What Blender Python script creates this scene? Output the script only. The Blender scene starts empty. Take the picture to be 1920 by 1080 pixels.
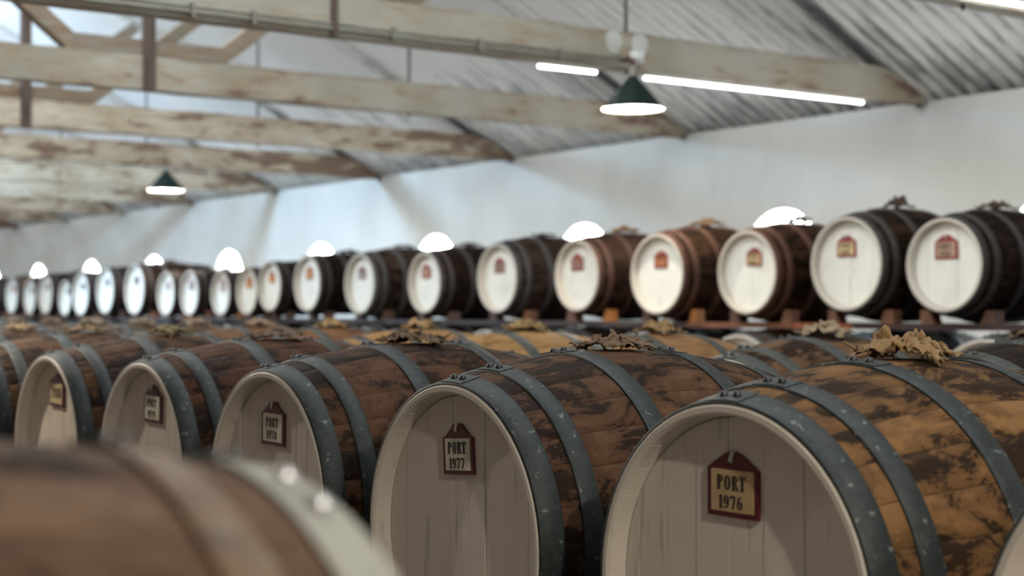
import bpy, math, random
from mathutils import Vector, Matrix
SC = bpy.context.scene
COL = SC.collection
PI = math.pi

# ------------------------------------------------------------------ camera
CZ = 1.24                       # eye height above the floor
YAW, PIT, FPX = 0.6182, 0.0150, 2908.4
F = Vector((math.sin(YAW)*math.cos(PIT), math.cos(YAW)*math.cos(PIT), math.sin(PIT)))
R = Vector((math.cos(YAW), -math.sin(YAW), 0)); U = R.cross(F)
cam = bpy.data.cameras.new('camera'); co = bpy.data.objects.new('camera', cam); COL.objects.link(co)
M4 = Matrix((R, U, -F)).transposed().to_4x4(); M4.translation = (0, 0, CZ); co.matrix_world = M4
cam.sensor_width = 36; cam.lens = FPX/1920*36; cam.clip_start = .05; cam.clip_end = 200
cam.dof.use_dof = True; cam.dof.focus_distance = 3.85; cam.dof.aperture_fstop = 2.5
SC.camera = co
# ------------------------------------------------------------------ view, world
SC.view_settings.view_transform = 'Standard'; SC.view_settings.look = 'None'
SC.view_settings.gamma = 1; SC.view_settings.use_curve_mapping = False
SC.view_settings.exposure = 0.22
w = bpy.data.worlds.new('sky'); SC.world = w; w.use_nodes = True
w.node_tree.nodes['Background'].inputs[0].default_value = (.75, .86, 1, 1)
w.node_tree.nodes['Background'].inputs[1].default_value = 1.5
ADDED_SKYLIGHT, WINDOW, LAMP, TUBE, OPENING = 5.5, 14.0, 45.0, 7.0, 140.0
SKY_Y0, SKY_Y1 = -2.8, 36.0

# ------------------------------------------------------------------ helpers
def tag(o, label=None, cat=None, group=None, kind=None):
    if label: o['label'] = label
    if cat: o['category'] = cat
    if group: o['group'] = group
    if kind: o['kind'] = kind
    return o
def empty(name, loc, label, cat, group=None):
    o = bpy.data.objects.new(name, None); COL.objects.link(o); o.location = loc
    o.empty_display_size = .1
    return tag(o, label, cat, group)
def mesh(name, V, Fs, mats, mi=None, smooth=False, flat=None):
    me = bpy.data.meshes.new(name); me.from_pydata(V, [], Fs)
    for m in mats: me.materials.append(m)
    if mi: me.polygons.foreach_set('material_index', mi)
    if smooth:
        me.polygons.foreach_set('use_smooth', [not (flat and flat[i]) for i in range(len(Fs))])
    me.validate(); me.update(); return me
def obj(name, me, parent=None, loc=(0, 0, 0), color=None, rot=None):
    o = bpy.data.objects.new(name, me); COL.objects.link(o); o.location = loc
    if parent: o.parent = parent
    if color: o.color = color
    if rot: o.rotation_euler = rot
    return o
class MB:
    def __init__(s): s.V = []; s.F = []; s.mi = []
    def add(s, V, Fs, m=0):
        n = len(s.V); s.V += [tuple(v) for v in V]; s.F += [tuple(i+n for i in f) for f in Fs]; s.mi += [m]*len(Fs); return s
    def box(s, a, b, m=0):
        x0, y0, z0 = a; x1, y1, z1 = b
        return s.add([(x0,y0,z0),(x1,y0,z0),(x1,y1,z0),(x0,y1,z0),(x0,y0,z1),(x1,y0,z1),(x1,y1,z1),(x0,y1,z1)],
              [(0,3,2,1),(4,5,6,7),(0,1,5,4),(1,2,6,5),(2,3,7,6),(3,0,4,7)], m)
    def prism(s, poly, y0, y1, m=0, axis='y'):
        n = len(poly)
        if axis == 'y': V = [(a, y0, b) for a, b in poly]+[(a, y1, b) for a, b in poly]
        else: V = [(y0, a, b) for a, b in poly]+[(y1, a, b) for a, b in poly]
        return s.add(V, [tuple(range(n)), tuple(range(2*n-1, n-1, -1))]+[(i, i+n, (i+1) % n+n, (i+1) % n) for i in range(n)], m)
    def tube(s, pts, r, n=8, m=0):
        pts = [Vector(p) for p in pts]; V = []; Fs = []
        for i, p in enumerate(pts):
            d = (pts[min(i+1, len(pts)-1)]-pts[max(i-1, 0)]).normalized()
            a = d.orthogonal().normalized(); b = d.cross(a)
            if abs(d.z) < .9: a = d.cross(Vector((0, 0, 1))).normalized(); b = d.cross(a)
            rr = r[i] if isinstance(r, (list, tuple)) else r
            V += [p+a*rr*math.cos(2*PI*k/n)+b*rr*math.sin(2*PI*k/n) for k in range(n)]
        for i in range(len(pts)-1):
            Fs += [(i*n+k, i*n+(k+1) % n, (i+1)*n+(k+1) % n, (i+1)*n+k) for k in range(n)]
        Fs += [tuple(range(n-1, -1, -1)), tuple(range((len(pts)-1)*n, len(pts)*n))]
        return s.add(V, Fs, m)
    def lathe(s, prof, c=(0, 0, 0), n=32, m=0, closed=False):          # around z
        V = []; Fs = []
        for r, z in prof: V += [(c[0]+r*math.cos(2*PI*k/n), c[1]+r*math.sin(2*PI*k/n), c[2]+z) for k in range(n)]
        for i in range(len(prof)-1): Fs += [(i*n+k, i*n+(k+1) % n, (i+1)*n+(k+1) % n, (i+1)*n+k) for k in range(n)]
        return s.add(V, Fs, m)
    def make(s, name, mats, smooth=False): return mesh(name, s.V, s.F, mats, s.mi, smooth)

# ------------------------------------------------------------------ materials
class NT:
    def __init__(s, name):
        s.m = bpy.data.materials.new(name); s.m.use_nodes = True; s.t = s.m.node_tree
        s.b = s.t.nodes['Principled BSDF']
    def n(s, typ, **kw):
        x = s.t.nodes.new(typ)
        for k, v in kw.items():
            if k == 'ins':
                for i, val in v.items(): s.put(x.inputs[i], val)
            else: setattr(x, k, v)
        return x
    def put(s, inp, val):
        if hasattr(val, 'is_output') or isinstance(val, bpy.types.NodeSocket): s.t.links.new(val, inp)
        else: inp.default_value = val
    def math(s, op, a, b=0., c=None, clamp=False):
        x = s.n('ShaderNodeMath', operation=op, use_clamp=clamp); s.put(x.inputs[0], a); s.put(x.inputs[1], b)
        if c is not None: s.put(x.inputs[2], c)
        return x.outputs[0]
    def vmath(s, op, a, b):
        x = s.n('ShaderNodeVectorMath', operation=op); s.put(x.inputs[0], a); s.put(x.inputs[1], b); return x.outputs[0]
    def mix(s, f, a, b, mode='MIX'):
        x = s.n('ShaderNodeMix', data_type='RGBA', blend_type=mode); s.put(x.inputs[0], f); s.put(x.inputs[6], a); s.put(x.inputs[7], b); return x.outputs[2]
    def noise(s, vec, scale, detail=4, rough=.55, dist=0.):
        x = s.n('ShaderNodeTexNoise'); s.put(x.inputs['Vector'], vec); x.inputs['Scale'].default_value = scale
        x.inputs['Detail'].default_value = detail; x.inputs['Roughness'].default_value = rough; x.inputs['Distortion'].default_value = dist
        return x.outputs['Fac']
    def step(s, v, a, b):
        x = s.n('ShaderNodeMapRange', interpolation_type='SMOOTHSTEP'); s.put(x.inputs[0], v); s.put(x.inputs[1], a); s.put(x.inputs[2], b); return x.outputs[0]
    def bump(s, h, strength=.3, dist=.01):
        x = s.n('ShaderNodeBump'); s.put(x.inputs['Height'], h); x.inputs['Strength'].default_value = strength; x.inputs['Distance'].default_value = dist
        s.t.links.new(x.outputs[0], s.b.inputs['Normal'])
    def coord(s, scale=(1, 1, 1), rnd=True):
        c = s.n('ShaderNodeTexCoord').outputs['Object']
        if rnd:
            r = s.n('ShaderNodeObjectInfo').outputs['Random']
            c = s.vmath('ADD', c, s.n('ShaderNodeCombineXYZ', ins={0: s.math('MULTIPLY', r, 37.), 1: s.math('MULTIPLY', r, 91.), 2: s.math('MULTIPLY', r, 53.)}).outputs[0])
        return s.vmath('MULTIPLY', c, scale)
    def out(s, col, rough=.6, metal=0.):
        s.put(s.b.inputs['Base Color'], col); s.put(s.b.inputs['Roughness'], rough); s.put(s.b.inputs['Metallic'], metal); return s.m
def rgb(r, g, b): return (r, g, b, 1)

def m_cask_wood():
    s = NT('cask_oak'); raw = s.n('ShaderNodeTexCoord').outputs['Object']
    oi = s.n('ShaderNodeObjectInfo'); tint = oi.outputs['Color']; lvl = oi.outputs['Alpha']; rnd = oi.outputs['Random']
    sep = s.n('ShaderNodeSeparateXYZ', ins={0: raw})
    ang = s.math('ARCTAN2', sep.outputs[1], sep.outputs[2])
    st = s.math('FLOOR', s.math('ADD', s.math('MULTIPLY', ang, 30/(2*PI)), 15.5))
    wn = s.n('ShaderNodeTexWhiteNoise', noise_dimensions='2D')
    s.put(wn.inputs['Vector'], s.n('ShaderNodeCombineXYZ', ins={0: st, 1: s.math('MULTIPLY', rnd, 77.)}).outputs[0])
    sr = wn.outputs['Value']
    c1 = s.coord((2.2, 3.6, 3.6)); c2 = s.coord((7, 30, 30)); c3 = s.coord((1, 1, 1))
    # stains shift from stave to stave
    c1 = s.vmath('ADD', c1, s.n('ShaderNodeCombineXYZ', ins={0: s.math('MULTIPLY', sr, .5)}).outputs[0])
    big = s.noise(c1, 2.5, 9, .70, .7)
    fine = s.noise(c2, 1.0, 5, .6)
    mid = s.noise(c3, 9, 5, .7)
    v = s.math('ADD', s.math('MULTIPLY', big, .8), s.math('MULTIPLY', mid, .2))
    v = s.math('ADD', v, s.math('MULTIPLY', s.math('SUBTRACT', sr, .5), .06))
    th = s.math('SUBTRACT', .66, s.math('MULTIPLY', lvl, .3))
    dark = s.step(v, th, s.math('ADD', th, .035))
    dark2 = s.step(v, s.math('SUBTRACT', th, .09), s.math('ADD', th, -.02))
    base = s.mix(s.math('MULTIPLY', sr, .28), tint, rgb(.05, .028, .016))
    base = s.mix(s.math('MULTIPLY', dark2, .42), base, rgb(.06, .030, .018))
    base = s.mix(s.math('MULTIPLY', dark, .88), base, rgb(.022, .0145, .011))
    base = s.mix(s.math('MULTIPLY', s.step(fine, .55, .75), .35), base, rgb(.02, .012, .009))
    base = s.mix(s.math('MULTIPLY', s.step(fine, .5, .22), .30), base, s.mix(.5, tint, rgb(.30, .20, .11)))
    fr = s.math('ABSOLUTE', s.math('SUBTRACT', s.math('FRACT', s.math('ADD', s.math('MULTIPLY', ang, 30/(2*PI)), 15.5)), 0.0))
    fr = s.math('ABSOLUTE', s.math('SUBTRACT', fr, .5))
    base = s.mix(s.math('MULTIPLY', s.step(fr, .475, .492), .55), base, rgb(.02, .013, .01))
    s.bump(s.math('ADD', s.math('MULTIPLY', fine, .7), mid), .35, .004)
    s.b.inputs['Specular IOR Level'].default_value = .05
    base = s.mix(1., base, rgb(.47, .42, .385), 'MULTIPLY')
    return s.out(base, s.math('ADD', .45, s.math('MULTIPLY', mid, .3)))
def m_hoop():
    s = NT('hoop_metal'); tint = s.n('ShaderNodeObjectInfo').outputs['Color']
    c = s.coord()
    vo = s.n('ShaderNodeTexVoronoi'); s.put(vo.inputs['Vector'], c); vo.inputs['Scale'].default_value = 70
    sp = s.n('ShaderNodeSeparateColor', ins={0: vo.outputs['Color']}).outputs[0]
    n = s.noise(c, 14, 5, .65); n2 = s.noise(c, 45, 3)
    col = s.mix(s.math('MULTIPLY', sp, .45), tint, s.mix(.25, tint, rgb(.10, .115, .11)))
    col = s.mix(s.math('MULTIPLY', s.step(n, .55, .68), .5), col, rgb(.035, .035, .036))
    col = s.mix(s.math('MULTIPLY', s.step(n2, .63, .72), .5), col, rgb(.22, .23, .21))
    s.bump(n2, .15, .002)
    s.b.inputs['Specular IOR Level'].default_value = .3
    return s.out(col, s.math('ADD', .42, s.math('MULTIPLY', n, .25)), .15)
def m_head_paint(name='head_paint', base=(.67, .61, .555), tinted=True):
    s = NT(name); tint = s.n('ShaderNodeObjectInfo').outputs['Color'] if tinted else rgb(1, 1, 1)
    c = s.coord((1, 1, .12)); cc = s.coord()
    n = s.noise(c, 30, 5, .6); m = s.noise(cc, 5, 5, .6); sp = s.noise(s.coord((1, 1, .5)), 38, 3, .5)
    b = s.mix(1., tint, rgb(*base), 'MULTIPLY')
    b = s.mix(s.math('MULTIPLY', s.step(m, .45, .72), .22), b, rgb(.36, .33, .27))
    b = s.mix(s.math('MULTIPLY', s.step(n, .61, .70), .5), b, rgb(.30, .26, .20))
    b = s.mix(s.math('MULTIPLY', s.step(sp, .70, .76), .6), b, rgb(.16, .12, .08))
    s.bump(n, .2, .003)
    return s.out(b, .55)
def m_beam():
    s = NT('whitewashed_beam'); lvl = s.n('ShaderNodeObjectInfo').outputs['Alpha']; tint = s.n('ShaderNodeObjectInfo').outputs['Color']
    c = s.coord((.9, 2, 3.2)); f = s.coord((2, 9, 12))
    n = s.noise(c, 2.2, 7, .68, .4); n2 = s.noise(f, 1.6, 6, .65); n3 = s.noise(s.coord((1, 1, 1)), 1.1, 4)
    v = s.math('ADD', s.math('MULTIPLY', n, .7), s.math('MULTIPLY', n2, .3))
    ex = s.step(s.n('ShaderNodeSeparateXYZ', ins={0: s.n('ShaderNodeTexCoord').outputs['Object']}).outputs[0], 3.0, 5.3)
    th = s.math('SUBTRACT', .665, s.math('ADD', s.math('MULTIPLY', lvl, .2), s.math('MULTIPLY', s.math('MULTIPLY', ex, lvl), .14)))
    b = s.mix(s.step(n3, .4, .65), s.mix(1., tint, rgb(.63, .60, .53), 'MULTIPLY'), s.mix(1., tint, rgb(.50, .465, .39), 'MULTIPLY'))
    b = s.mix(s.math('MULTIPLY', s.step(v, s.math('SUBTRACT', th, .12), th), .5), b, rgb(.36, .25, .15))
    b = s.mix(s.math('MULTIPLY', s.step(v, th, s.math('ADD', th, .05)), .8), b, rgb(.13, .065, .04))
    b = s.mix(s.math('MULTIPLY', s.step(n2, .60, .72), .35), b, rgb(.25, .18, .12))
    oz = s.n('ShaderNodeSeparateXYZ', ins={0: s.n('ShaderNodeTexCoord').outputs['Object']}).outputs[2]
    edge = s.math('ADD', s.step(oz, .20, .27), s.step(oz, .03, -.02))
    b = s.mix(s.math('MULTIPLY', edge, s.math('MULTIPLY', s.step(n2, .40, .60), .6)), b, rgb(.20, .13, .08))
    s.bump(n2, .3, .006)
    return s.out(b, .8)
def m_simple(name, col, rough=.6, metal=0., nz=.25, scale=12, dark=None, stretch=(1, 1, 1)):
    s = NT(name); n = s.noise(s.coord(stretch), scale, 5, .6)
    d = dark or tuple(x*.45 for x in col)
    c = s.mix(s.math('MULTIPLY', s.step(n, .4, .7), nz*2), rgb(*col), rgb(*d)); s.bump(n, .2, .003)
    return s.out(c, rough, metal)
def m_tinted(name, rough=.7, scale=10, stretch=(1, 1, 1), dk=.6):
    s = NT(name); tint = s.n('ShaderNodeObjectInfo').outputs['Color']; n = s.noise(s.coord(stretch), scale, 5, .65)
    c = s.mix(s.math('MULTIPLY', s.step(n, .42, .7), dk), tint, s.mix(.75, tint, rgb(.02, .012, .01))); s.bump(n, .25, .004)
    return s.out(c, rough)
def m_emit(name, col, st):
    s = NT(name); s.put(s.b.inputs['Base Color'], rgb(.8, .8, .8)); s.put(s.b.inputs['Emission Color'], rgb(*col)); s.put(s.b.inputs['Emission Strength'], st); return s.m
def m_wall():
    s = NT('lime_plaster'); c = s.coord(rnd=False); n = s.noise(c, .8, 6, .6); n2 = s.noise(c, 9, 4); n3 = s.noise(s.coord((1, 1, .25), False), 2.2, 5, .6)
    b = s.mix(s.step(n, .4, .65), rgb(.74, .745, .71), rgb(.67, .665, .625))
    b = s.mix(s.math('MULTIPLY', s.step(n3, .58, .75), .3), b, rgb(.52, .50, .44))
    b = s.mix(s.math('MULTIPLY', s.step(n2, .66, .74), .18), b, rgb(.45, .42, .38))
    s.bump(s.math('ADD', n, s.math('MULTIPLY', n2, .3)), .25, .02)
    return s.out(b, .85)
def m_roof():
    s = NT('corrugated_sheet'); raw = s.n('ShaderNodeTexCoord').outputs['Object']; sep = s.n('ShaderNodeSeparateXYZ', ins={0: raw})
    x = sep.outputs[0]
    a = s.noise(s.vmath('MULTIPLY', raw, (.9, 7, 1)), 1.3, 7, .7); b_ = s.noise(s.vmath('MULTIPLY', raw, (3, 3, 3)), .35, 5, .6)
    f = s.noise(s.vmath('MULTIPLY', raw, (4, 26, 4)), 1., 5, .65)
    eave = s.step(x, 7.6, 10.0)                       # grime gathers towards the eaves
    v = s.math('ADD', s.math('ADD', s.math('MULTIPLY', a, .55), s.math('MULTIPLY', b_, .25)), s.math('MULTIPLY', f, .2))
    v = s.math('ADD', v, s.math('MULTIPLY', eave, .12))
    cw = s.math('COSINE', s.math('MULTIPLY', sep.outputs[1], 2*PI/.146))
    v = s.math('ADD', v, s.math('MULTIPLY', s.step(cw, .2, 1.0), .065))  # dirt bands in the valleys, with missing corrugation shading put into the colour
    c = s.mix(s.step(b_, .35, .65), rgb(.92, .91, .88), rgb(.88, .88, .86))
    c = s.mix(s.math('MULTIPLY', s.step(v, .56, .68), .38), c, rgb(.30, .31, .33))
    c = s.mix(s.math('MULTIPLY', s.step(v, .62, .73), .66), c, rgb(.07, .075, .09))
    s.bump(f, .2, .01)
    return s.out(c, .75)
WOOD, HOOP, PAINT, BEAM = m_cask_wood(), m_hoop(), m_head_paint(), m_beam()
CHIME = m_head_paint('chime_paint', (.56, .51, .44), False)
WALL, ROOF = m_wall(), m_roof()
UNSEEN_WALL = m_simple('dark_unseen_wall', (.17, .14, .12), .9, 0, .3, 3)  # unseen left wall, toned dark to cut fill on the front heads
POSTW = m_simple('dark_post_wood', (.11, .078, .062), .8, 0, .35, 7, (.035, .02, .016), (3, 3, .6))
def m_rafter():
    s = NT('sooty_rafter'); x = s.n('ShaderNodeSeparateXYZ', ins={0: s.n('ShaderNodeTexCoord').outputs['Object']}).outputs[0]
    n = s.noise(s.coord((1, 4, 4)), 2.5, 5, .6); v = s.math('ADD', s.math('ABSOLUTE', x), s.math('MULTIPLY', n, 1.6))
    return s.out(s.mix(s.step(v, 4.0, 5.3), rgb(.60, .59, .56), rgb(.06, .055, .055)), .8)
DARKWOOD = m_rafter()
FLOOR = m_simple('earthen_floor', (.11, .092, .078), .85, scale=3)
TIMBER = m_tinted('rail_timber', .7, 8, (6, .8, 6)); CHOCK = m_tinted('chock_timber', .65, 9, (3, 3, 1))
BURLAP = None
def m_burlap():
    s = NT('burlap'); tint = s.n('ShaderNodeObjectInfo').outputs['Color']; c = s.coord()
    wv = s.n('ShaderNodeTexWave', wave_type='BANDS', bands_direction='X'); s.put(wv.inputs['Vector'], c); wv.inputs['Scale'].default_value = 110; wv.inputs['Distortion'].default_value = 1.5
    wy = s.n('ShaderNodeTexWave', wave_type='BANDS', bands_direction='Y'); s.put(wy.inputs['Vector'], c); wy.inputs['Scale'].default_value = 110; wy.inputs['Distortion'].default_value = 1.5
    h = s.math('MAXIMUM', wv.outputs['Fac'], wy.outputs['Fac']); n = s.noise(c, 22, 4)
    col = s.mix(s.math('MULTIPLY', h, .6), s.mix(.7, tint, rgb(.05, .03, .02)), tint)
    col = s.mix(s.math('MULTIPLY', s.step(n, .5, .7), .5), col, rgb(.07, .045, .03))
    s.bump(h, .5, .002)
    return s.out(col, .95)
BURLAP = m_burlap()
RIVET = m_simple('rivet_iron', (.05, .05, .055), .45, .6)
BURG = m_simple('burgundy_enamel', (.105, .008, .016), .35, 0, .35, 40, (.03, .004, .006))
REDP = m_simple('red_enamel', (.26, .018, .015), .4, 0, .3, 40, (.10, .01, .01))
PANEL = m_tinted('plaque_panel', .5, 25, dk=.2); INK = m_simple('black_lettering', (.014, .013, .014), .6)
NAILM = m_simple('nail_metal', (.55, .55, .56), .35, .7)
GREEN = m_simple('green_enamel', (.008, .022, .020), .45, 0, .2, 6)
GREEN.node_tree.nodes['Principled BSDF'].inputs['Specular IOR Level'].default_value = .25
WHITE_IN = m_simple('white_enamel', (.9, .89, .84), .4, 0, .02)
GREYM = m_simple('conduit_grey', (.30, .29, .25), .5, .3, .25, 10)
DARKIRON = m_simple('dark_iron', (.04, .038, .038), .6, .5)
PATCH = m_simple('patch_paint', (.60, .61, .57), .8, 0, .1)
WPLATE = m_simple('white_plate', (.72, .73, .70), .6, 0, .1)
OPENM = m_emit('open_roof_light', (.46, .71, 1.), OPENING)
PANE = m_emit('bright_pane', (.93, .97, 1.), WINDOW)
ADDED_SKY = m_emit('added_skylight_sheet', (.90, .96, 1.), ADDED_SKYLIGHT)
BULB = m_emit('bulb_glass', (1, .94, .82), LAMP*2)
TUBEM = m_emit('tube_glass', (.95, .98, 1.), TUBE)

# ------------------------------------------------------------------ the building
WX, WL = 10.0, -.886            # right and left wall
XC, EZ = 4.557, 1.7137          # ridge line, eave height (above the eye)
TY, SP, NT_ = 8.247, 2.871, 12  # near face of the second truss, bay length
BAY0 = 8.463
YA, YB = -3.2, 41.0
ZB, ZT = 1.671, 1.931
def zr(x): return EZ+.5*(WX-x) if x > XC else EZ+.5*(x-WL)
def structure(name, me, color=None):
    o = obj(name, me, color=color); o['kind'] = 'structure'; return o
def Z(z): return z+CZ

# right wall with an arched window in every bay
def arch_wall(x0, x1, centres, zc, r, zs, ztop):
    b = MB(); n = 16; edges = []
    def quad(y0, y1, z0, z1):
        b.add([(x0, y0, z0), (x0, y1, z0), (x0, y1, z1), (x0, y0, z1)], [(0, 1, 2, 3)])
        b.add([(x1, y0, z0), (x1, y1, z0), (x1, y1, z1), (x1, y0, z1)], [(3, 2, 1, 0)])
    y = YA
    for c in centres:
        quad(y, c-r, 0, ztop); quad(c-r, c+r, 0, zs)
        pts = [(c-r*math.cos(PI*k/n), zc+r*math.sin(PI*k/n)) for k in range(n+1)]
        for x, s in ((x0, 1), (x1, -1)):
            for k in range(n):
                f = [(x, *pts[k]), (x, *pts[k+1]), (x, pts[k+1][0], ztop), (x, pts[k][0], ztop)]
                b.add(f if s > 0 else f[::-1], [(0, 1, 2, 3)])
        loop = [(c+r, zs)]+pts[::-1]+[(c-r, zs)]
        # reveal
        for k in range(len(loop)):
            p, q = loop[k], loop[(k+1) % len(loop)]
            b.add([(x0, *p), (x0, *q), (x1, *q), (x1, *p)], [(0, 1, 2, 3)])
        y = c+r
    quad(y, YB, 0, ztop)
    b.add([(x0, YA, ztop), (x1, YA, ztop), (x1, YB, ztop), (x0, YB, ztop)], [(0, 1, 2, 3)])
    return b
cs = [BAY0+SP*(k+.5) for k in range(-3, 11)]
WR, WZC = .48, Z(.918-.48)
structure('wall_right', arch_wall(WX, WX+.4, cs, WZC, WR, Z(.14), Z(EZ-.012)).make('wall_right', [WALL]))
b = MB().box((WL-.3, YA, 0), (WL, YB, Z(EZ-.012))); structure('wall_left', b.make('wall_left', [UNSEEN_WALL]))
for nm, y0, y1 in (('wall_near', YA-.3, YA), ('wall_far', YB, YB+.3)):
    poly = [(WL-.3, 0), (WX+.4, 0), (WX+.4, Z(EZ)-.1), (XC, Z(zr(XC))), (WL-.3, Z(EZ)-.1)]
    structure(nm, MB().prism(poly, y0, y1).make(nm, [WALL]))
structure('floor', MB().box((WL-.3, YA-.3, -.2), (WX+.4, YB+.3, 0)).make('floor', [FLOOR]))
# windows
for i, c in enumerate(cs):
    n = 20; pts = [(c-WR*math.cos(PI*k/n), WZC+WR*math.sin(PI*k/n)) for k in range(n+1)]+[(c+WR, Z(.14)), (c-WR, Z(.14))]
    f = MB().prism(pts, WX+.20, WX+.21, axis='x').make('window', [PANE])
    structure('window_%d' % (i+1), f)
# corrugated roof
def corr(xs, name, ya=YA, yb=YB):
    V = []; Fs = []; per = .146; m = 8; ny = int((yb-ya+.6)/per*m)
    for x in xs:
        for j in range(ny+1):
            y = ya-.3+j*per/m
            V.append((x, y, Z(zr(x))+.021*math.cos(2*PI*y/per)+.012))
    for i in range(len(xs)-1):
        for j in range(ny): a = i*(ny+1)+j; Fs.append((a, a+ny+1, a+ny+2, a+1))
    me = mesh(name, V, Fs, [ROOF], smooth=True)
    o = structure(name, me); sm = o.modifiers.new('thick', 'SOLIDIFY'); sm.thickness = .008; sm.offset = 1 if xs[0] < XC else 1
    return o
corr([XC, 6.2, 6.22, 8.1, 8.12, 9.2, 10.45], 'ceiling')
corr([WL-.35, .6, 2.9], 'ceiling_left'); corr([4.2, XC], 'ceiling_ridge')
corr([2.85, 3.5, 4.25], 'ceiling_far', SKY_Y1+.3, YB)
b = MB()
b.add([(2.86, SKY_Y0, Z(zr(2.86))+.05), (4.24, SKY_Y0, Z(zr(4.24))+.05), (4.24, SKY_Y1, Z(zr(4.24))+.05), (2.86, SKY_Y1, Z(zr(2.86))+.05)], [(0, 1, 2, 3)])
structure('window_20', b.make('added_skylight_strip', [ADDED_SKY]))  # unseen skylight strip, added to brighten the roof and upper heads

b = MB(); b.add([(1.5, 18.3, Z(zr(1.5))-.03), (2.7, 18.3, Z(zr(2.7))-.03), (2.7, 19.3, Z(zr(2.7))-.03), (1.5, 19.3, Z(zr(1.5))-.03)], [(0, 1, 2, 3)])
structure('window_21', b.make('roof_light', [OPENM]))  # unseen opening added for cool light, placed by the beam shadows on the wall
# ------------------------------------------------------------------ roof trusses
ordw = ['first', 'second', 'third', 'fourth', 'fifth', 'sixth', 'seventh', 'eighth', 'ninth', 'tenth', 'eleventh', 'twelfth', 'thirteenth', 'fourteenth', 'fifteenth', 'sixteenth', 'seventeenth', 'eighteenth', 'nineteenth', 'twentieth', 'twenty-first', 'twenty-second', 'twenty-third', 'twenty-fourth']
TL = {-1: 'whitewashed timber roof truss nearest the viewer, only its beam end at the upper right corner',
      0: 'whitewashed roof truss whose tie beam carries the conduit and a green pendant lamp',
      1: 'roof truss with dark strapped king post crossing its beam at the upper left',
      2: 'roof truss with stained tie beam just below and behind the upper left king post beam'}
def truss(k):
    y0 = TY+SP*k; y1 = y0+.14; yc = (y0+y1)/2
    t = empty('roof_truss', (XC, yc, Z(ZB)), TL.get(k, '%s whitewashed roof truss counting from the one with the conduit, heavily stained' % ordw[k]), 'roof truss', 'roof trusses')
    O = Vector((XC, yc, Z(ZB))); random.seed(40+k)
    stain = {-1: .35, 0: .36, 1: .5, 2: .62, 3: .78, 4: .6, 5: .6}.get(k, .6)
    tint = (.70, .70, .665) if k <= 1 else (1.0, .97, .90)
    def part(name, bm, mat=BEAM, col=None, par=t):
        V = [(v[0]-O.x, v[1]-O.y, v[2]-O.z) for v in bm.V]
        return obj(name, mesh(name, V, bm.F, [mat]), par, color=col or (*tint, stain))
    # tie beam with slightly wandering, hand-hewn edges
    b = MB(); n = 40; xa, xb = WL+.03, WX-.04
    for i in range(n+1):
        x = xa+(xb-xa)*i/n; e = lambda: random.uniform(-.004, .004)
        zt = min(ZT, zr(x)-.012)
        b.V += [(x, y0+e(), Z(ZB)+e()), (x, y1+e(), Z(ZB)+e()), (x, y1+e(), Z(zt)+e()*1.5), (x, y0+e(), Z(zt)+e()*1.5)]
    for i in range(n):
        for q in range(4): a = 4*i+q; c = 4*i+(q+1) % 4; b.F.append((a, c, c+4, a+4))
    b.F += [(3, 2, 1, 0), (4*n, 4*n+1, 4*n+2, 4*n+3)]
    part('tie_beam', b)
    for sgn in (1, -1):
        xe = WX-.03 if sgn > 0 else WL+.03
        xr = XC+.04*sgn
        poly = [(xe, Z(zr(xe)-.018)), (xr, Z(zr(xr)-.018)), (xr, Z(zr(xr)-.075)), (xe, Z(zr(xe)-.075))]
        if k >= -1:
            part('rafter', MB().prism(poly if sgn > 0 else poly[::-1], yc-.024, yc+.024), DARKWOOD)
        xs, xt = XC+sgn*.575, XC+sgn*2.18
        zs, zt_ = ZT+.01, zr(xt)-.10
        d = Vector((xt-xs, 0, zt_-zs)).normalized(); nn = Vector((-d.z, 0, d.x))*.06
        P = [Vector((xs, 0, zs))+Vector((0, 0, .02))-nn, Vector((xs, 0, zs+.02))+nn, Vector((xt, 0, zt_))+nn, Vector((xt, 0, zt_))-nn]
        part('strut', MB().prism([(p.x, Z(p.z)) for p in P], yc-.06, yc+.06), col=(.46, .44, .40, .50))  # tint lowered to put the shade on the struts into the colour
        part('tie_rod', MB().tube([(XC+sgn*2.33, yc, Z(ZB)-.03), (XC+sgn*2.33, yc, Z(zr(XC+2.33)-.05))], .011, 8), DARKIRON)
    part('straining_sill', MB().prism([(XC-.62, Z(ZT)+.004), (XC+.62, Z(ZT)+.004), (XC+.60, Z(ZT)+.12), (XC-.60, Z(ZT)+.12)], yc-.062, yc+.062), col=(.44, .41, .375, .50))  # sill darkened likewise, its shade put into the tint
    pw = .018 if k == 0 else .045
    part('king_post', MB().box((XC-pw-.02, y0-.035, Z(ZB)-.01), (XC+pw-.02, y0+.03, Z(zr(XC)-.12))), POSTW, col=(.165, .135, .12, .95) if k else (.25, .24, .24, .5))
    return t, part, y0
TR = {}
for k in range(-1, 11): TR[k] = truss(k)
# round painted-over patches on the conduit beam
t, part, y0 = TR[0]
for x in (6.72, 6.95):
    b = MB(); n = 12
    pts = [(x+.070*(1+.08*math.sin(3*a))*math.cos(a), Z(1.85)+.085*(1+.05*math.cos(5*a))*math.sin(a)) for a in [2*PI*i/n for i in range(n)]]
    part('paint_patch', b.prism(pts, y0-.008, y0-.002), PATCH)
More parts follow.
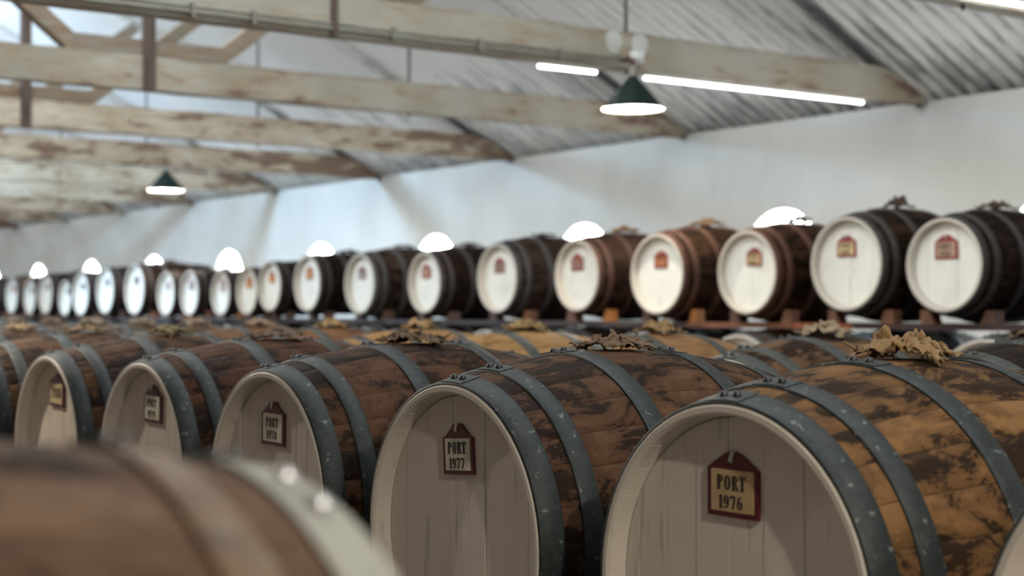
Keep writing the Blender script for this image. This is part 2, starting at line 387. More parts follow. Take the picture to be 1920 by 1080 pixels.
# conduit along the beam
c = empty('electrical_conduit', (3.5, y0-.02, Z(1.70)), 'thin twin electrical conduit running along the nearest full beam to the lamp', 'conduit')
def sub(name, bm, par, mat, sm=False, color=None):
    O = par.location; V = [(v[0]-O.x, v[1]-O.y, v[2]-O.z) for v in bm.V]
    return obj(name, mesh(name, V, bm.F, [mat], smooth=sm), par, color=color)
random.seed(5)
for dz, r in ((0.0, .011), (.035, .008)):
    pts = [(WL+.1+(6.86-WL-.1)*i/14, y0-.022, Z(1.70+dz+random.uniform(-.003, .003))) for i in range(15)]
    sub('pipe', MB().tube(pts, r, 8), c, GREYM, True)
for x in (1.9, 3.62, 4.0, 4.95, 5.6, 6.25):
    sub('pipe_clamp', MB().box((x-.012, y0-.04, Z(1.675)), (x+.012, y0-.001, Z(1.755))), c, GREYM)

# ------------------------------------------------------------------ pendant lamps
def pendant(x, y, zb, label, group=None, cover=False):
    t = empty('pendant_lamp', (x, y, Z(zb)), label, 'lamp', group)
    L = t.location
    sh = MB().lathe([(.034, .225), (.04, .205), (.212, .012), (.216, 0), (.2145, -.001), (.209, .010), (.036, .20), (.03, .215)], L, 40)
    nf = 40; idx = []
    o = sub('lamp_shade', sh, t, GREEN, True); o.data.materials.append(WHITE_IN)
    for i, p in enumerate(o.data.polygons):
        if i >= nf*4: p.material_index = 1
    sub('socket', MB().lathe([(.001, .30), (.03, .30), (.034, .225), (.034, .16), (.001, .16)], L, 20), t, GREYM, True)
    sub('bulb', MB().lathe([(.001, .165), (.02, .16), (.035, .12), (.042, .085), (.035, .05), (.018, .034), (.001, .03)], L, 20), t, BULB, True)
    arm = MB().tube([(L.x, L.y, L.z+.30), (L.x, L.y, L.z+.335), (L.x, L.y+.06, L.z+.36)], .014, 10)
    sub('bracket', arm, t, m_br, True)
    if cover: sub('junction_box', MB().lathe([(.001, .33), (.05, .33), (.05, .40), (.001, .40)], (L.x+.06, L.y+.03, L.z), 18), t, WPLATE, True)
    ld = bpy.data.lights.new('bulb_light', 'POINT'); ld.energy = LAMP*(1 if x > 3 else 5 if y < 5 else 7); ld.color = (1, .90, .76); ld.shadow_soft_size = .03
    lo = bpy.data.objects.new('bulb_light', ld); COL.objects.link(lo); lo.parent = t; lo.location = (0, 0, .02)
    return t
m_br = m_simple('rusty_bracket', (.16, .085, .055), .6, .3)
pendant(6.795, 8.13, 1.378, 'large green cone pendant lamp hanging from the conduit beam, upper right', 'pendant lamps', True)
pendant(7.07, 16.79, 1.385, 'small distant green cone pendant lamp hanging above the left casks', 'pendant lamps')
for y, pl in ((-.48, 'behind the viewer'), (8.13, 'beside the conduit beam'), (16.7, 'far down the hall')): pendant(1.4, y, 1.385, 'green pendant lamp over the front cask row, out of the picture, '+pl, 'pendant lamps outside the frame')

# fluorescent tubes under the beams
def fluo(x0, x1, y, z, label, group='fluorescent tubes'):
    t = empty('fluorescent_light', ((x0+x1)/2, y, Z(z)), label, 'fluorescent light', group)
    sub('housing', MB().box((x0-.02, y-.02, Z(z)+.004), (x1+.02, y+.02, Z(z)+.016)), t, WPLATE)
    sub('tube', MB().tube([(x0, y, Z(z)-.008), (x1, y, Z(z)-.006)], .010, 10), t, TUBEM, True)
    return t
fluo(6.17, 6.66, TY+.12, 1.653, 'short lit fluorescent tube under the conduit beam, left of the green lamp')
fluo(7.10, 9.35, TY+.12, 1.655, 'long added glow strip for the bright conduit beam underside, right of the green lamp')  # glowing strip added to imitate the brightly lit underside of the beam
fluo(6.75, 8.6, TY-SP-.05, 1.695, 'lit fluorescent tube under the nearest beam, cut by the upper right corner')

# ------------------------------------------------------------------ casks
NS = 30
CACHE = {}
def rad(s, rh, rb, L): return rb-(rb-rh)*(2*s/L-1)**2
def body_mesh(rh, rb, L, rec=.060, th=.026):
    key = ('body', rh, rb, L)
    if key in CACHE: return CACHE[key]
    prof = [(rec+.012, rh-th-.002, 1), (.006, rh-th+.004, 1), (0, rh-th+.010, 1), (0, rh-.005, 1), (.004, rh-.0005, 1)]
    n = 26
    prof += [(.010, rad(.010, rh, rb, L), 0)]
    for i in range(1, n): s = .010+(L-.02)*i/n; prof.append((s, rad(s, rh, rb, L), 0))
    prof += [(L-s, r, m) for s, r, m in prof[5::-1]]
    angs = []
    for k in range(NS):
        w_ = 2*PI/NS
        for q, g in ((-.5, 1), (-.478, 0), (-.24, 0), (0, 0), (.24, 0), (.478, 0)): angs.append((w_*(k+q), g))
    A = len(angs); V = []; Fs = []; mi = []; fl = []
    for s, r, m in prof:
        for a, g in angs:
            rr = r-(.0012 if g and m == 0 else .0008*g)
            V.append((s-L/2, rr*math.sin(a), rr*math.cos(a)))
    for i in range(len(prof)-1):
        for k in range(A):
            Fs.append((i*A+k, i*A+(k+1) % A, (i+1)*A+(k+1) % A, (i+1)*A+k)); mm = 1 if (i < 5 or i >= len(prof)-6) else 0
            mi.append(mm); fl.append(mm == 1)
    me = mesh('staves', V, Fs, [WOOD, CHIME], mi, True, fl); CACHE[key] = me; return me
def head_mesh(r, seed, side=-1):
    key = ('head', r, seed, side)
    if key in CACHE: return CACHE[key]
    rnd = random.Random(seed); b = MB(); y = -r
    while y < r-.01:
        wd = rnd.uniform(.065, .115); y2 = min(r, y+wd)
        if r-y2 < .03: y2 = r
        a, c = y+.0008, y2-.0008; off = rnd.uniform(0, .0018); n = 8
        top = [(a+(c-a)*i/n) for i in range(n+1)]
        poly = [(q, math.sqrt(max(0, r*r-q*q))) for q in top]+[(q, -math.sqrt(max(0, r*r-q*q))) for q in top[::-1]]
        poly = [p for i, p in enumerate(poly) if i == 0 or (abs(p[0]-poly[i-1][0])+abs(p[1]-poly[i-1][1])) > 1e-4]
        x0, x1 = (-.010-off, .006) if side < 0 else (-.006, .010+off)
        if len(poly) > 2: b.prism(poly, x0, x1, axis='x')
        y = y2
    me = b.make('head', [PAINT]); CACHE[key] = me; return me
def hoop_mesh(s0, s1, rh, rb, L, t=.0045):
    key = ('hoop', s0, s1, rh, rb, L)
    if key in CACHE: return CACHE[key]
    n = 96; V = []; Fs = []; sm = .5*(s0+s1)
    pr = [(s0, 0), (s0, t), (s0+.002, t+.001), (s1-.002, t+.001), (s1, t), (s1, 0)]
    for s, d in pr:
        r = rad(s, rh, rb, L)+d-.0006
        V += [(s-L/2, r*math.sin(2*PI*k/n), r*math.cos(2*PI*k/n)) for k in range(n)]
    m = len(pr)
    for i in range(m-1): Fs += [(i*n+k, i*n+(k+1) % n, (i+1)*n+(k+1) % n, (i+1)*n+k) for k in range(n)]
    # overlapped hoop end
    a0, a1 = -.13, .10; q = 8
    base = len(V)
    for s in (s0+.002, s1-.002):
        for j in range(q+1):
            a = a0+(a1-a0)*j/q
            for d in (t+.001, t+.0022):
                r = rad(s, rh, rb, L)+d; V.append((s-L/2, r*math.sin(a), r*math.cos(a)))
    W_ = 2*(q+1)
    for j in range(q):
        i0 = base+2*j; Fs += [(i0+1, i0+3, i0+3+W_, i0+1+W_), (i0, i0+1, i0+1+W_, i0+W_) if j == 0 else (i0+2, i0+2+W_, i0+3+W_, i0+3), (i0, i0+2, i0+3, i0+1), (i0+W_, i0+1+W_, i0+3+W_, i0+2+W_)]
    me = mesh('hoop', V, Fs, [HOOP], None, True, [False]*(n*(m-1))+[True]*(4*q)); CACHE[key] = me; return me
def rivet_mesh():
    if 'rivet' in CACHE: return CACHE['rivet']
    me = MB().lathe([(.0095, 0), (.0095, .003), (.007, .008), (.001, .010)], n=12).make('rivet', [RIVET], True); CACHE['rivet'] = me; return me

# stencil lettering -----------------------------------------------------------
def cres(cx, cy, rx, ry, ix, iy, a0, a1, gap=0., n=14):
    out = []
    for i in range(n):
        t0 = a0+(a1-a0)*i/n; t1 = a0+(a1-a0)*(i+1)/n
        g = gap
        out.append([(cx+g+rx*math.cos(t0), cy+ry*math.sin(t0)), (cx+g+rx*math.cos(t1), cy+ry*math.sin(t1)), (cx+g+ix*math.cos(t1), cy+iy*math.sin(t1)), (cx+g+ix*math.cos(t0), cy+iy*math.sin(t0))])
    return out
def rc(a, b, c, d): return [(a, b), (c, b), (c, d), (a, d)]
H = PI/2
def ring(cx, cy, rx, ry): return cres(cx, cy, rx, ry, rx*.28, ry*.82, -H, H, .02)+cres(cx, cy, rx, ry, rx*.28, ry*.82, H, 3*H, -.02)
G = {
 'P': [rc(.05, 0, .27, 1), rc(0, 0, .32, .055), rc(0, .945, .3, 1)]+cres(.30, .74, .27, .26, .10, .20, -H, H),
 'O': ring(.30, .5, .28, .51),
 'R': [rc(.05, 0, .27, 1), rc(0, 0, .31, .055), rc(0, .945, .3, 1), [(.30, .46), (.44, .46), (.62, .05), (.66, 0), (.48, 0), (.42, .08)]]+cres(.30, .75, .26, .25, .10, .19, -H, H),
 'T': [rc(.20, 0, .42, .92), rc(.12, 0, .50, .055), rc(0, .94, .62, 1), [(0, 1), (0, .70), (.05, .70), (.12, .94)], [(.62, 1), (.62, .70), (.57, .70), (.50, .94)]],
 '1': [rc(.16, 0, .38, 1), rc(.06, 0, .48, .055), [(.18, 1), (.18, .88), (.06, .82), (.06, .88)]],
 '9': ring(.30, .68, .26, .32)+cres(.24, .40, .32, .40, .17, .34, -H*.9, H*.35)+[[(.06, .10), (.16, .02), (.26, .10), (.16, .18)]],
 '7': [[(0, 1), (.58, 1), (.58, .84), (.04, .84), (0, .66)], [(.40, .80), (.56, .80), (.36, 0), (.18, 0)]],
 '8': ring(.30, .745, .23, .255)+ring(.30, .255, .27, .255),
 '6': ring(.30, .32, .26, .32)+cres(.36, .60, .32, .40, .17, .34, PI-H*.35, PI+H*.0+H*.0+H*.9-2*H*.9)+[[(.54, .90), (.44, .98), (.34, .90), (.44, .82)]],
 '0': ring(.30, .5, .27, .51),
 '.': [rc(.05, 0, .2, .16)],
}
G['6'] = ring(.30, .32, .26, .32)+[[(.60-x, 1-y) for x, y in q] for q in cres(.24, .40, .32, .40, .17, .34, -H*.9, H*.35)]+[[(.54, .90), (.44, .98), (.34, .90), (.44, .82)]]
ADV = {'1': .56, '.': .3}
def text_mesh(lines):      # lines: (string, centre u, baseline v, height, width factor)
    b = MB()
    for st, uc, v0, h, wf in lines:
        W_ = sum(ADV.get(ch, .74) for ch in st)*h*wf; u = uc-W_/2
        for ch in st:
            for poly in G[ch]:
                b.prism([(-(u+px*h*wf), v0+py*h) for px, py in poly], -.0009, 0, axis='x')
            u += ADV.get(ch, .74)*h*wf
    return b.make('lettering', [INK])
def plaque(root, X, y, z, w_, h, roof, style, lines, panelcol, tilt=0., nail=True, frame=None):
    """small enamelled plaque nailed to the head; (y, z) is the middle of its square part"""
    sh = []
    hw, hh = w_/2, h/2
    if style == 'gable': tp = [(hw, hh), (.16*w_, hh+roof*.86), (.06*w_, hh+roof), (-.06*w_, hh+roof), (-.16*w_, hh+roof*.86), (-hw, hh)]
    else:
        tp = [(hw, hh), (hw*.80, hh+roof*.12), (hw*.52, hh+roof*.52)]
        tp += [(hw*.40*math.cos(a), hh+roof*(.66+.34*math.sin(a))) for a in [PI*i/8 for i in range(9)]]
        tp += [(-hw*.52, hh+roof*.52), (-hw*.80, hh+roof*.12), (-hw, hh)]
    poly = [(-hw, -hh), (hw, -hh)]+tp
    b = MB().prism(poly, -.006, 0, axis='x')
    p = obj('year_plaque', b.make('year_plaque', [frame or BURG]), root, (X, y, z), rot=(tilt, 0, 0))
    m = .085*w_
    f = MB().box((-.0075, -hw+m, -hh+m*.9), (-.006, hw-m, hh-m*.15)).make('panel', [PANEL])
    obj('panel', f, p, color=(*panelcol, 1))
    if lines: obj('lettering', text_mesh(lines), p, (-.0075, 0, 0))
    if nail: obj('nail', MB().box((-.011, -.0045, -.011), (-.006, .0045, .011)).make('nail', [NAILM]), p, (0, 0, hh+roof*.72), rot=(.35, 0, 0))
    return p
BIGH = [(.003, .062), (.110, .160), (.345, .405)]
GALV = (.010, .0135, .013, 1)
def cask(name, X0, Y, zc, rh, rb, L, label, group, tint, lvl, hoopcol=GALV, paint=(1, 1, 1), hoops=BIGH, rivets=True, seed=1, roll=0., th=.026, rec=.060):
    rb_ = rb; zbot = Z(zc)-rb_
    t = empty(name, (X0+L/2, Y, zbot), label, 'cask', group)
    loc = (0, 0, rb_); rot = (roll, 0, 0)
    obj('staves', body_mesh(rh, rb, L), t, loc, (*tint, lvl), rot)
    obj('cask_head', head_mesh(round(rh-th-.0025, 4), seed % 5), t, (-L/2+rec, 0, rb_), (*paint, 1))
    obj('cask_head', head_mesh(round(rh-th+.004, 4), 7, 1), t, (L/2-rec, 0, rb_), (*paint, 1))
    rr = random.Random(seed*7+3)
    for s0, s1 in hoops+[(L-b_, L-a_) for a_, b_ in hoops[::-1]]:
        ha = rr.uniform(-.12, .05)
        h = obj('hoop', hoop_mesh(s0, s1, rh, rb, L), t, loc, hoopcol, (ha, 0, 0))
        if rivets:
            sm = (s0+s1)/2; r = rad(sm, rh, rb, L)+.0065
            for a in (-.05, .045):
                obj('rivet', rivet_mesh(), h, (sm-L/2, r*math.sin(a), r*math.cos(a)), rot=(-a, 0, 0))
    return t
from mathutils import noise as mnoise
def rag(x, y, z, size, hgt, seed, tint, label, group, fray=22):
    """crumpled square of sacking tucked round the bung"""
    rnd = random.Random(seed); n = 40; b = MB(); V = []; S = Vector((seed*3.7, seed*1.3, 0))
    sx, sy, tw = rnd.uniform(.9, 1.2), rnd.uniform(.7, 1.0), rnd.uniform(0, PI); wl = size*.30
    for i in range(n+1):
        for j in range(n+1):
            u, v = 2*i/n-1, 2*j/n-1; q = max(abs(u), abs(v)); rr_ = math.hypot(u, v)
            px, py = u*size*.5*sx, v*size*.5*sy
            p = Vector((px*math.cos(tw)-py*math.sin(tw), px*math.sin(tw)+py*math.cos(tw), 0))
            f1 = abs(mnoise.noise(p/wl+S)); f2 = mnoise.noise(p/(wl*.35)+S*2); f3 = mnoise.noise(p/(wl*.13)+S*3)
            dome = max(0, 1-rr_*rr_*.62)
            zz = hgt*(dome*(.42+.95*f1+.38*f2+.14*f3)+(.45*abs(f2)+.12*f3)*q)
            # edges are gathered inwards and ragged
            k = 1-.16*(1-q)-.10*f2*q-.05*f3*q
            dx = .17*size*mnoise.noise(p/(wl*.5)+S*5); dy = .17*size*mnoise.noise(p/(wl*.5)+S*7)
            X_, Y_ = p.x*k+dx, p.y*k+dy
            V.append((X_, Y_, max(zz, 0)-Y_*Y_*1.1+.0045))
    Fs = [(i*(n+1)+j, (i+1)*(n+1)+j, (i+1)*(n+1)+j+1, i*(n+1)+j+1) for i in range(n) for j in range(n)
          if not ((i < 2 or j < 2 or i > n-3 or j > n-3) and rnd.random() < .22)]
    b.add(V, Fs)
    for _ in range(fray):                                    # frayed threads
        i, j = rnd.choice(((0, rnd.randint(0, n)), (n, rnd.randint(0, n)), (rnd.randint(0, n), 0), (rnd.randint(0, n), n)))
        p = Vector(V[i*(n+1)+j]); d = Vector((p.x, p.y, 0)).normalized()+Vector((rnd.uniform(-.5, .5), rnd.uniform(-.5, .5), rnd.uniform(-.1, .9)))
        l = rnd.uniform(.008, .03)*size/.15
        T3 = [p-d*.004, p+d*l*.5+Vector((0, 0, rnd.uniform(-.004, .006))), p+d*l+Vector((0, 0, -.004))]
        for q_ in T3: q_.z = max(q_.z, .005-q_.y*q_.y*1.09)
        b.tube(T3, [.0011, .0009, .0005], 4)
    me = b.make('burlap_rag', [BURLAP], True)
    o = obj('burlap_rag', me, None, (x, y, z), (*tint, 1)); tag(o, label, 'cloth', group)
    sm = o.modifiers.new('thickness', 'SOLIDIFY'); sm.thickness = .0018; sm.offset = 1
    return o
YEL, TAN, PALE = (.36, .235, .105), (.27, .17, .085), (.36, .29, .19)

# ---- front row: big casks with year plaques
RH, RB, LB = .38, .46, 1.07
row1Y = [1.25, 2.242, 3.23, 4.248, 5.224, 6.216, 7.21, 8.20, 9.19, 10.18]
W1 = [(.20, .115, .05, .35), (.40, .235, .10, .50), (.20, .115, .065, .62), (.19, .10, .055, .60), (.17, .08, .038, .54), (.18, .10, .05, .50), (.22, .13, .07, .45), (.18, .11, .06, .55), (.2, .13, .08, .5), (.2, .13, .08, .5)]
L1 = ['big cask at the lower right corner, only the edge of its white head showing',
      'big golden-brown cask with white head and burgundy plaque reading PORT 1976',
      'big dark brown cask with white head and plaque reading PORT 1977',
      'big dark cask with white head and plaque reading PORT 1978',
      'big brown cask with white head and plaque reading PORT 1979',
      'big brown cask with white head and plaque reading only 1980']
L1 += ['front-row cask, %s beyond the one whose plaque reads 1980' % o for o in ('next', 'second', 'third', 'fourth')]
RN = ['the cask in the lower right corner', 'the PORT 1976 cask', 'the PORT 1977 cask', 'the PORT 1978 cask', 'the PORT 1979 cask', 'the 1980 plaque cask']+['the %s cask beyond the 1980 one' % o for o in ('next', 'second', 'third', 'fourth')]
PQ = {1: ('gable', .015, -.361, .145, .096, .034, 'PORT', '1976', (.50, .36, .19), 0.0),
      2: ('arch', .014, -.362, .135, .092, .036, 'PORT', '1977', (.66, .62, .50), -.07),
      3: ('arch', .018, -.358, .150, .098, .034, 'PORT', '1978', (.72, .69, .57), .01),
      4: ('arch', -.022, -.345, .155, .096, .035, 'PORT', '1979', (.72, .69, .57), .02),
      5: ('gable', -.020, -.338, .165, .096, .036, '', '1980', (.62, .50, .28), 0.02)}
C1 = []
for i, y in enumerate(row1Y):
    tx = W1[i]
    t = cask('port_cask', 2.1, y, -.562, RH, RB, LB, L1[i], 'big casks of the front row', tx[:3], tx[3], seed=i+1, roll=.07*i, paint=(.97, .96, .93) if i != 5 else (1, .97, .88))
    C1.append(t)
    if i in PQ:
        st, dy, pz, w_, h, rf, l1, l2, pc, tl = PQ[i]
        if l1: lines = [(l1, 0, .006, .029, .98), (l2, -.002, -.031, .026, 1.0)]
        else: lines = [(l2, .006, -.012, .042, .98)]
        plaque(t, -LB/2+.060-.0125, dy, pz-(-.562)+RB, w_, h, rf, st, lines, pc, tl)
RD = ['plain', 'large shaggy tan', 'rolled ginger-brown', 'dark crumpled', 'small dark flat', 'greyish', 'pale yellowish', 'faded brown', 'light brown', 'beige', 'sandy']
RG = [(.16, .045, (.30, .18, .08)), (.19, .062, (.36, .215, .09)), (.15, .040, (.20, .12, .065)), (.15, .042, (.17, .105, .06)), (.15, .035, (.20, .14, .09)), (.14, .045, (.33, .26, .12)), (.15, .04, (.26, .19, .11)), (.14, .04, (.3, .22, .13)), (.14, .04, (.3, .22, .13)), (.14, .04, (.3, .22, .13))]
for i, y in enumerate(row1Y):
    s, h, c_ = RG[i]
    rag(2.1+LB/2-.0, y, Z(-.562+RB), s, h, 11+i*3, c_, RD[i]+' burlap bung rag on top of '+RN[i], 'burlap rags on the front row')
# ---- second row
row2Y = [3.2+.98*k for k in range(14)]
W2 = [(.10, .08, .07, .85), (.30, .19, .11, .52), (.44, .27, .13, .24), (.66, .42, .18, .12), (.66, .41, .17, .10), (.32, .17, .09, .34), (.28, .17, .10, .32), (.26, .19, .13, .4), (.3, .24, .17, .3), (.3, .24, .17, .3), (.28, .2, .13, .35), (.3, .22, .15, .3), (.3, .22, .15, .3), (.3, .22, .15, .3)]
D2 = ['blackened', 'dark-stained brown', 'light brown', 'yellowish tan', 'pale golden', 'reddish brown', 'mottled brown', 'greyish brown', 'dusty pale', 'dusty pale', 'dusty brown', 'dusty grey-brown', 'dusty grey-brown', 'dusty grey-brown']
C2 = []
for i, y in enumerate(row2Y):
    tx = W2[i]; nm = 'at the right edge of the picture' if i == 0 else '%s from the right in the second row' % ordw[i]
    t = cask('port_cask', 3.92, y, -.556, RH, RB, LB, '%s big cask %s, behind the front row' % (D2[i], nm), 'big casks of the second row', tx[:3], tx[3], seed=21+i, roll=.09*i, hoopcol=(.045, .048, .042, 1))
    C2.append(t)
    c_ = [(.2, .13, .07), (.42, .32, .20), (.40, .25, .11), (.46, .30, .13), (.48, .31, .13), (.42, .27, .12), (.36, .24, .15), (.36, .26, .17), (.40, .31, .21), (.44, .34, .24), (.40, .31, .22), (.44, .34, .24), (.4, .3, .2), (.4, .3, .2)][i]
    rag(3.92+LB/2-.005, y, Z(-.556+RB), .155 if i != 5 else .14, .058 if i in (1, 2, 3) else .05, 71+i*5, c_, 'burlap bung rag on the %s cask %s' % (D2[i], nm), 'burlap rags on the second row')
# ---- foreground casks, close to the lens and out of focus
for y, xe, lb, tc in ((1.22, .615, 'big brown cask close to the lens at the lower left, blurred', (.235, .165, .115, .52)), (2.24, .62, 'blurred cask at the left edge, just beyond the close foreground cask', (.22, .14, .08, .4))):
    t = cask('port_cask', xe-LB, y, -.522, RH, .440, LB, lb, 'big casks of the near row', tc[:3], tc[3], seed=51, roll=.4, hoopcol=(.11, .066, .034, 1))
    hs = [c_ for c_ in t.children if c_.name.startswith('hoop')]
    hs[-1].color = (.24, .235, .20, 1)
    for a in (-22, -31):
        a = math.radians(a); r = rad(.03, RH, .44, LB)+.0045
        o = obj('rivet', MB().lathe([(.011, 0), (.011, .004), (.007, .009), (.001, .011)], n=14).make('rivet', [NAILM], True), hs[-1], (LB/2-.03, r*math.sin(a-hs[-1].rotation_euler.x), r*math.cos(a-hs[-1].rotation_euler.x)), rot=(-(a-hs[-1].rotation_euler.x), 0, 0))
    rag(xe-LB/2, y, Z(-.522+.440), .14, .035, 91, (.3, .2, .1), 'burlap bung rag on '+('the closest foreground cask' if y < 2 else 'the near-row cask beyond the closest one'), 'burlap rags on the near row')
# ---- lower tier under the rack
lowY = [4.49+.98*k for k in range(20)]
for i, y in enumerate(lowY):
    tc = [(.05, .05, .06, .8), (.05, .05, .06, .8), (.10, .13, .18, .5), (.26, .15, .09, .35), (.12, .12, .13, .6)][min(i, 4)] if i < 5 else (.14, .10, .09, .55)
    t = cask('port_cask', 7.10, y, -.535, RH, .430, LB, '%s floor-level cask from the right, lying under the wall-side rack' % ordw[i], 'floor-level casks under the rack', tc[:3], tc[3], seed=61+i, roll=.1*i, hoopcol=(.10, .13, .17, 1) if i in (2, 4) else (.09, .09, .09, 1))

# ---- rails under the rows
def rail(x0, x1, y0, y1, z0, z1, label, group, col):
    b = MB().box((x0, y0, z0), (x1, y1, z1)); o = obj('cask_rail', b.make('cask_rail', [TIMBER]), None, color=(*col, 1)); return tag(o, label, 'rail', group)
def under(X0, zc, rh, rb, s=.22): return Z(zc)-rad(s, rh, rb, LB)
for nm, X0, zc, rb, ya, yb in (('front row', 2.1, -.562, RB, .8, 10.7), ('second row', 3.92, -.556, RB, 2.7, 16.5), ('near row', .615-LB, -.522, .44, .75, 2.75), ('floor-level row under the rack', 7.1, -.535, .430, 4.0, 23.7)):
    for s, sd in ((.235, 'aisle'), (LB-.235, 'wall')):
        zt = under(X0, zc, RH, rb, .265)-.002
        rail(X0+s-.03, X0+s+.03, ya, yb, 0, zt, 'long squared timber rail on the floor under the %s, %s side' % (nm, sd), 'floor rails', (.12, .07, .045))
# ---- upper rack rails, laid over the floor-level casks
RC = [(.045, .022, .018), (.05, .024, .018), (.30, .085, .035), (.19, .07, .035), (.06, .04, .035), (.05, .04, .045), (.05, .04, .045), (.05, .035, .03)]
ys = [3.9, 6.55, 7.05, 8.08, 10.0, 12.5, 15.0, 19.0, 24.2]
RW = ['dark rail at the right edge of the rack', 'bright red-brown rail length below the third upper cask from the right', 'red-brown rail length below the fourth upper cask from the right', 'dark rail length below the fifth and sixth upper casks from the right', 'dark rail length right of the middle of the rack', 'dark rail length left of the middle of the rack', 'dark rail length under the small upper casks', 'farthest dark rail length of the rack']
for i in range(8):
    rail(7.22, 7.31, ys[i]+.003, ys[i+1]-.003, Z(-.110), Z(-.075), RW[i]+', aisle side', 'rack rails', RC[[0, 2, 3, 4, 5, 6, 5, 7][i]])
rail(7.90, 8.0, 3.9, 24.2, Z(-.110), Z(-.075), 'long dark rail along the back of the rack, wall side', 'rack rails', (.06, .035, .03))

# ---- upper row of smaller casks on the rack
UP = [(4.93, .262, .268), (5.759, .262, .268), (6.495, .287, .285), (7.352, .252, .272), (8.245, .258, .28), (9.16, .265, .266), (10.2, .264, .276), (11.291, .244, .259),
      (12.405, .25, .273), (13.426, .27, .27), (14.233, .252, .252), (14.756, .209, .245), (15.397, .191, .235), (16.216, .202, .246), (16.879, .202, .247), (17.824, .264, .301),
      (18.787, .258, .287), (19.653, .226, .278), (20.244, .178, .232), (21.019, .237, .273), (21.679, .203, .246), (22.484, .229, .26), (23.4, .23, .26)]
UT = {0: (.03, .028, .03, .6), 1: (.045, .034, .032, .62), 2: (.075, .048, .036, .5), 3: (.11, .06, .038, .5), 4: (.10, .058, .036, .5), 5: (.085, .055, .045, .5), 6: (.075, .062, .058, .45), 7: (.045, .034, .032, .6), 8: (.12, .095, .078, .45)}
UHC = {1: (.05, .04, .04, 1), 2: (.06, .05, .045, 1), 3: (.12, .05, .03, 1), 4: (.10, .042, .024, 1), 5: (.085, .038, .026, 1), 6: (.055, .05, .055, 1), 8: (.09, .085, .085, 1)}
UPQ = {1: ('gable', .16, (.42, .26, .17), 'PORT.', '1888'), 2: ('gable', .15, (.60, .44, .22), 'PORT', '1888'), 3: ('gable', .135, (.56, .40, .20), 'PORT.', '1888'), 4: ('gable', .14, (.34, .12, .045), 'PORT', ''),
       5: ('gable', .145, (.25, .12, .09), '', ''), 6: ('gable', .14, (.36, .22, .14), 'PORT', '1888'), 7: ('gable', .14, (.36, .17, .09), '', ''), 8: ('gable', .135, (.33, .30, .27), 'PORT', ''), 9: ('gable', .14, (.50, .23, .07), '', ''), 10: ('gable', .13, (.55, .25, .06), '', ''),
       11: ('gable', .14, (.55, .27, .08), '', ''), 12: ('gable', .14, (.42, .40, .36), '', ''), 13: ('gable', .14, (.25, .25, .25), '', ''), 14: ('gable', .12, (.30, .30, .31), '', ''), 15: ('gable', .13, (.09, .04, .03), '', ''), 16: ('gable', .13, (.16, .17, .18), '', ''),
       17: ('gable', .12, (.03, .03, .04), '', ''), 18: ('gable', .11, (.05, .035, .03), '', ''), 19: ('gable', .11, (.07, .05, .04), '', ''), 20: ('gable', .11, (.35, .22, .15), '', ''), 21: ('gable', .13, (.45, .10, .05), '', '')}
LU = .95
PD = {1: 'pink plaque PORT', 2: 'cream plaque PORT and brown head edge', 3: 'tilted cream plaque PORT', 4: 'orange-red plaque and rusty hoops', 5: 'dark red plaque', 6: 'tan plaque and charcoal staves'}
ULBL = lambda i: ('upper-rack cask cut by the right edge' if i == 0 else 'upper-rack cask, %s from the right' % ordw[i])
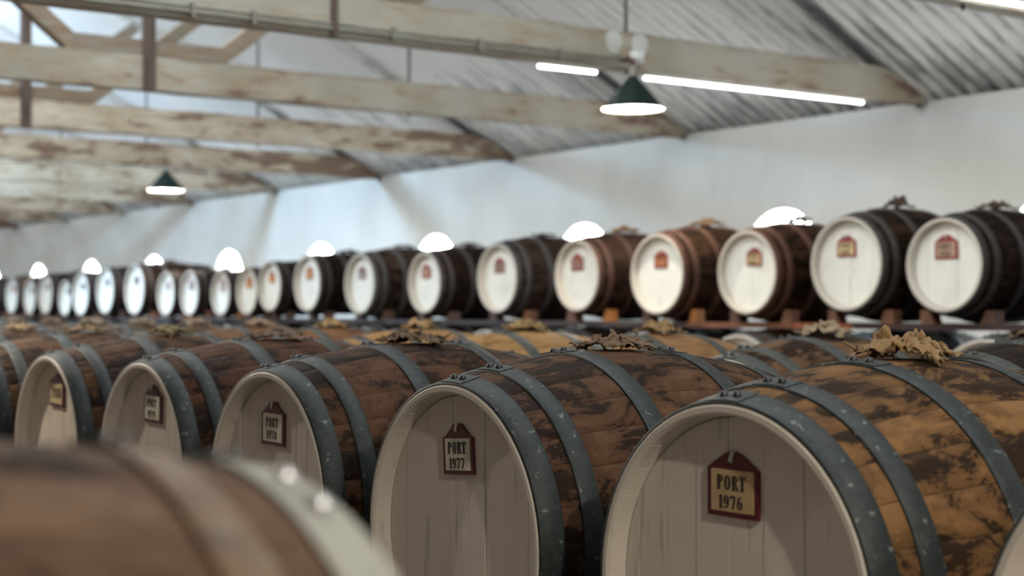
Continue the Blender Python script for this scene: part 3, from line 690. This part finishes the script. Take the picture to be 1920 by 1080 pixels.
for i, (y, zc, r) in enumerate(UP):
    rb = round(r*(1.25 if i < 9 else 1.04 if i in (10, 11) else 1.08 if i > 11 else 1.12), 4)
    tc = UT.get(i, (.045, .032, .028, .6) if i != 21 else (.26, .15, .07, .4)); tc = (tc[0]*1.1, tc[1]*1.1, tc[2]*1.1, tc[3]+.05)
    hs = [(.003, .045), (.085, .125), (.28, .325)]
    hc = UHC.get(i, (.06, .045, .042, 1))
    pc = (1.17, 1.27, 1.27)
    extra = ', with '+PD[i] if i in PD else ''
    t = cask('wine_cask', 7.10, y, zc, r, rb, LU, ULBL(i)+extra, 'casks on the upper rack', tc[:3], tc[3], hc, pc, hs, False, seed=101+i, roll=.13*i)
    if i in UPQ:
        st, w_, pcl, l1, l2 = UPQ[i]; h = .62*w_; lines = []
        if l1: lines.append((l1, 0, .006 if l2 else .012, .033, .98))
        if l2: lines.append((l2, -.002, -.033, .028, 1.0))
        pl = plaque(t, -LU/2+.060-.0125, [0, .012, .03, -.03, 0, .04, .02, .03][i] if i < 8 else (.02 if i != 18 else -.03), rb+.32*r, w_, h, .26*w_, st, lines, pcl, {3: .05}.get(i, 0.), i < 5, REDP if i < 15 else BURG)
    if i not in (12, 14, 18):
        rc_ = (.30, .18, .08) if i in (4, 5) else (.10, .065, .045)
        sz = {1: (.16, .05), 2: (.14, .075), 3: (.17, .045), 4: (.16, .06), 5: (.18, .055), 6: (.15, .03)}.get(i, (.15, .035))
        rag(7.10+LU/2+(.0), y, Z(zc+rb), sz[0], sz[1], 131+i*3, rc_, ('rusty brown' if i in (4, 5) else 'dark')+' bung rag on the %s' % (ULBL(i)), 'burlap rags on the upper rack')
# ---- chocks wedged beside the upper casks
def chock(x, y, s, w_, h, col, label, sgn):
    b = MB().prism([(-w_/2, 0), (w_/2, 0), (w_/2*(1 if sgn > 0 else .25), h), (-w_/2*(1 if sgn < 0 else .25), h)][::1], -s/2, s/2, axis='x')
    o = obj('wooden_chock', b.make('wooden_chock', [CHOCK]), None, (x, y, Z(-.075)), (*col, 1)); return tag(o, label, 'wooden block', 'chocks on the rack rail')
OC = (.42, .165, .045)
rb_k = lambda i: 1.25 if i < 9 else 1.04 if i in (10, 11) else 1.08 if i > 11 else 1.12
for i, (y, zc, r) in enumerate(UP):
    for sg in (-1, 1):
        rr = random.Random(i*2+sg+9)
        w_ = rr.uniform(.09, .12); h = rr.uniform(.07, .09)
        # stands clear of the curved staves
        rx = r+(rb_k(i)-1)*r*(1-(1-2*.165/LU)**2); top = -.075+h
        dz = zc-top; dy = math.sqrt(max(.01, rx*rx-dz*dz))+w_*.30+.012
        col = OC if (i in (4, 5, 12) and sg < 0) else ((.10, .045, .028) if rr.random() < .6 else (.20, .085, .045))
        if i in (4, 5) and sg < 0: h = .088; w_ = .085
        yy = y+sg*dy
        if sg < 0 and i > 0 and False: pass
        chock(7.262, yy, .075, w_, h, col, 'wooden chock on the %s side of the %s' % ('left' if sg > 0 else 'right', ULBL(i)), sg)
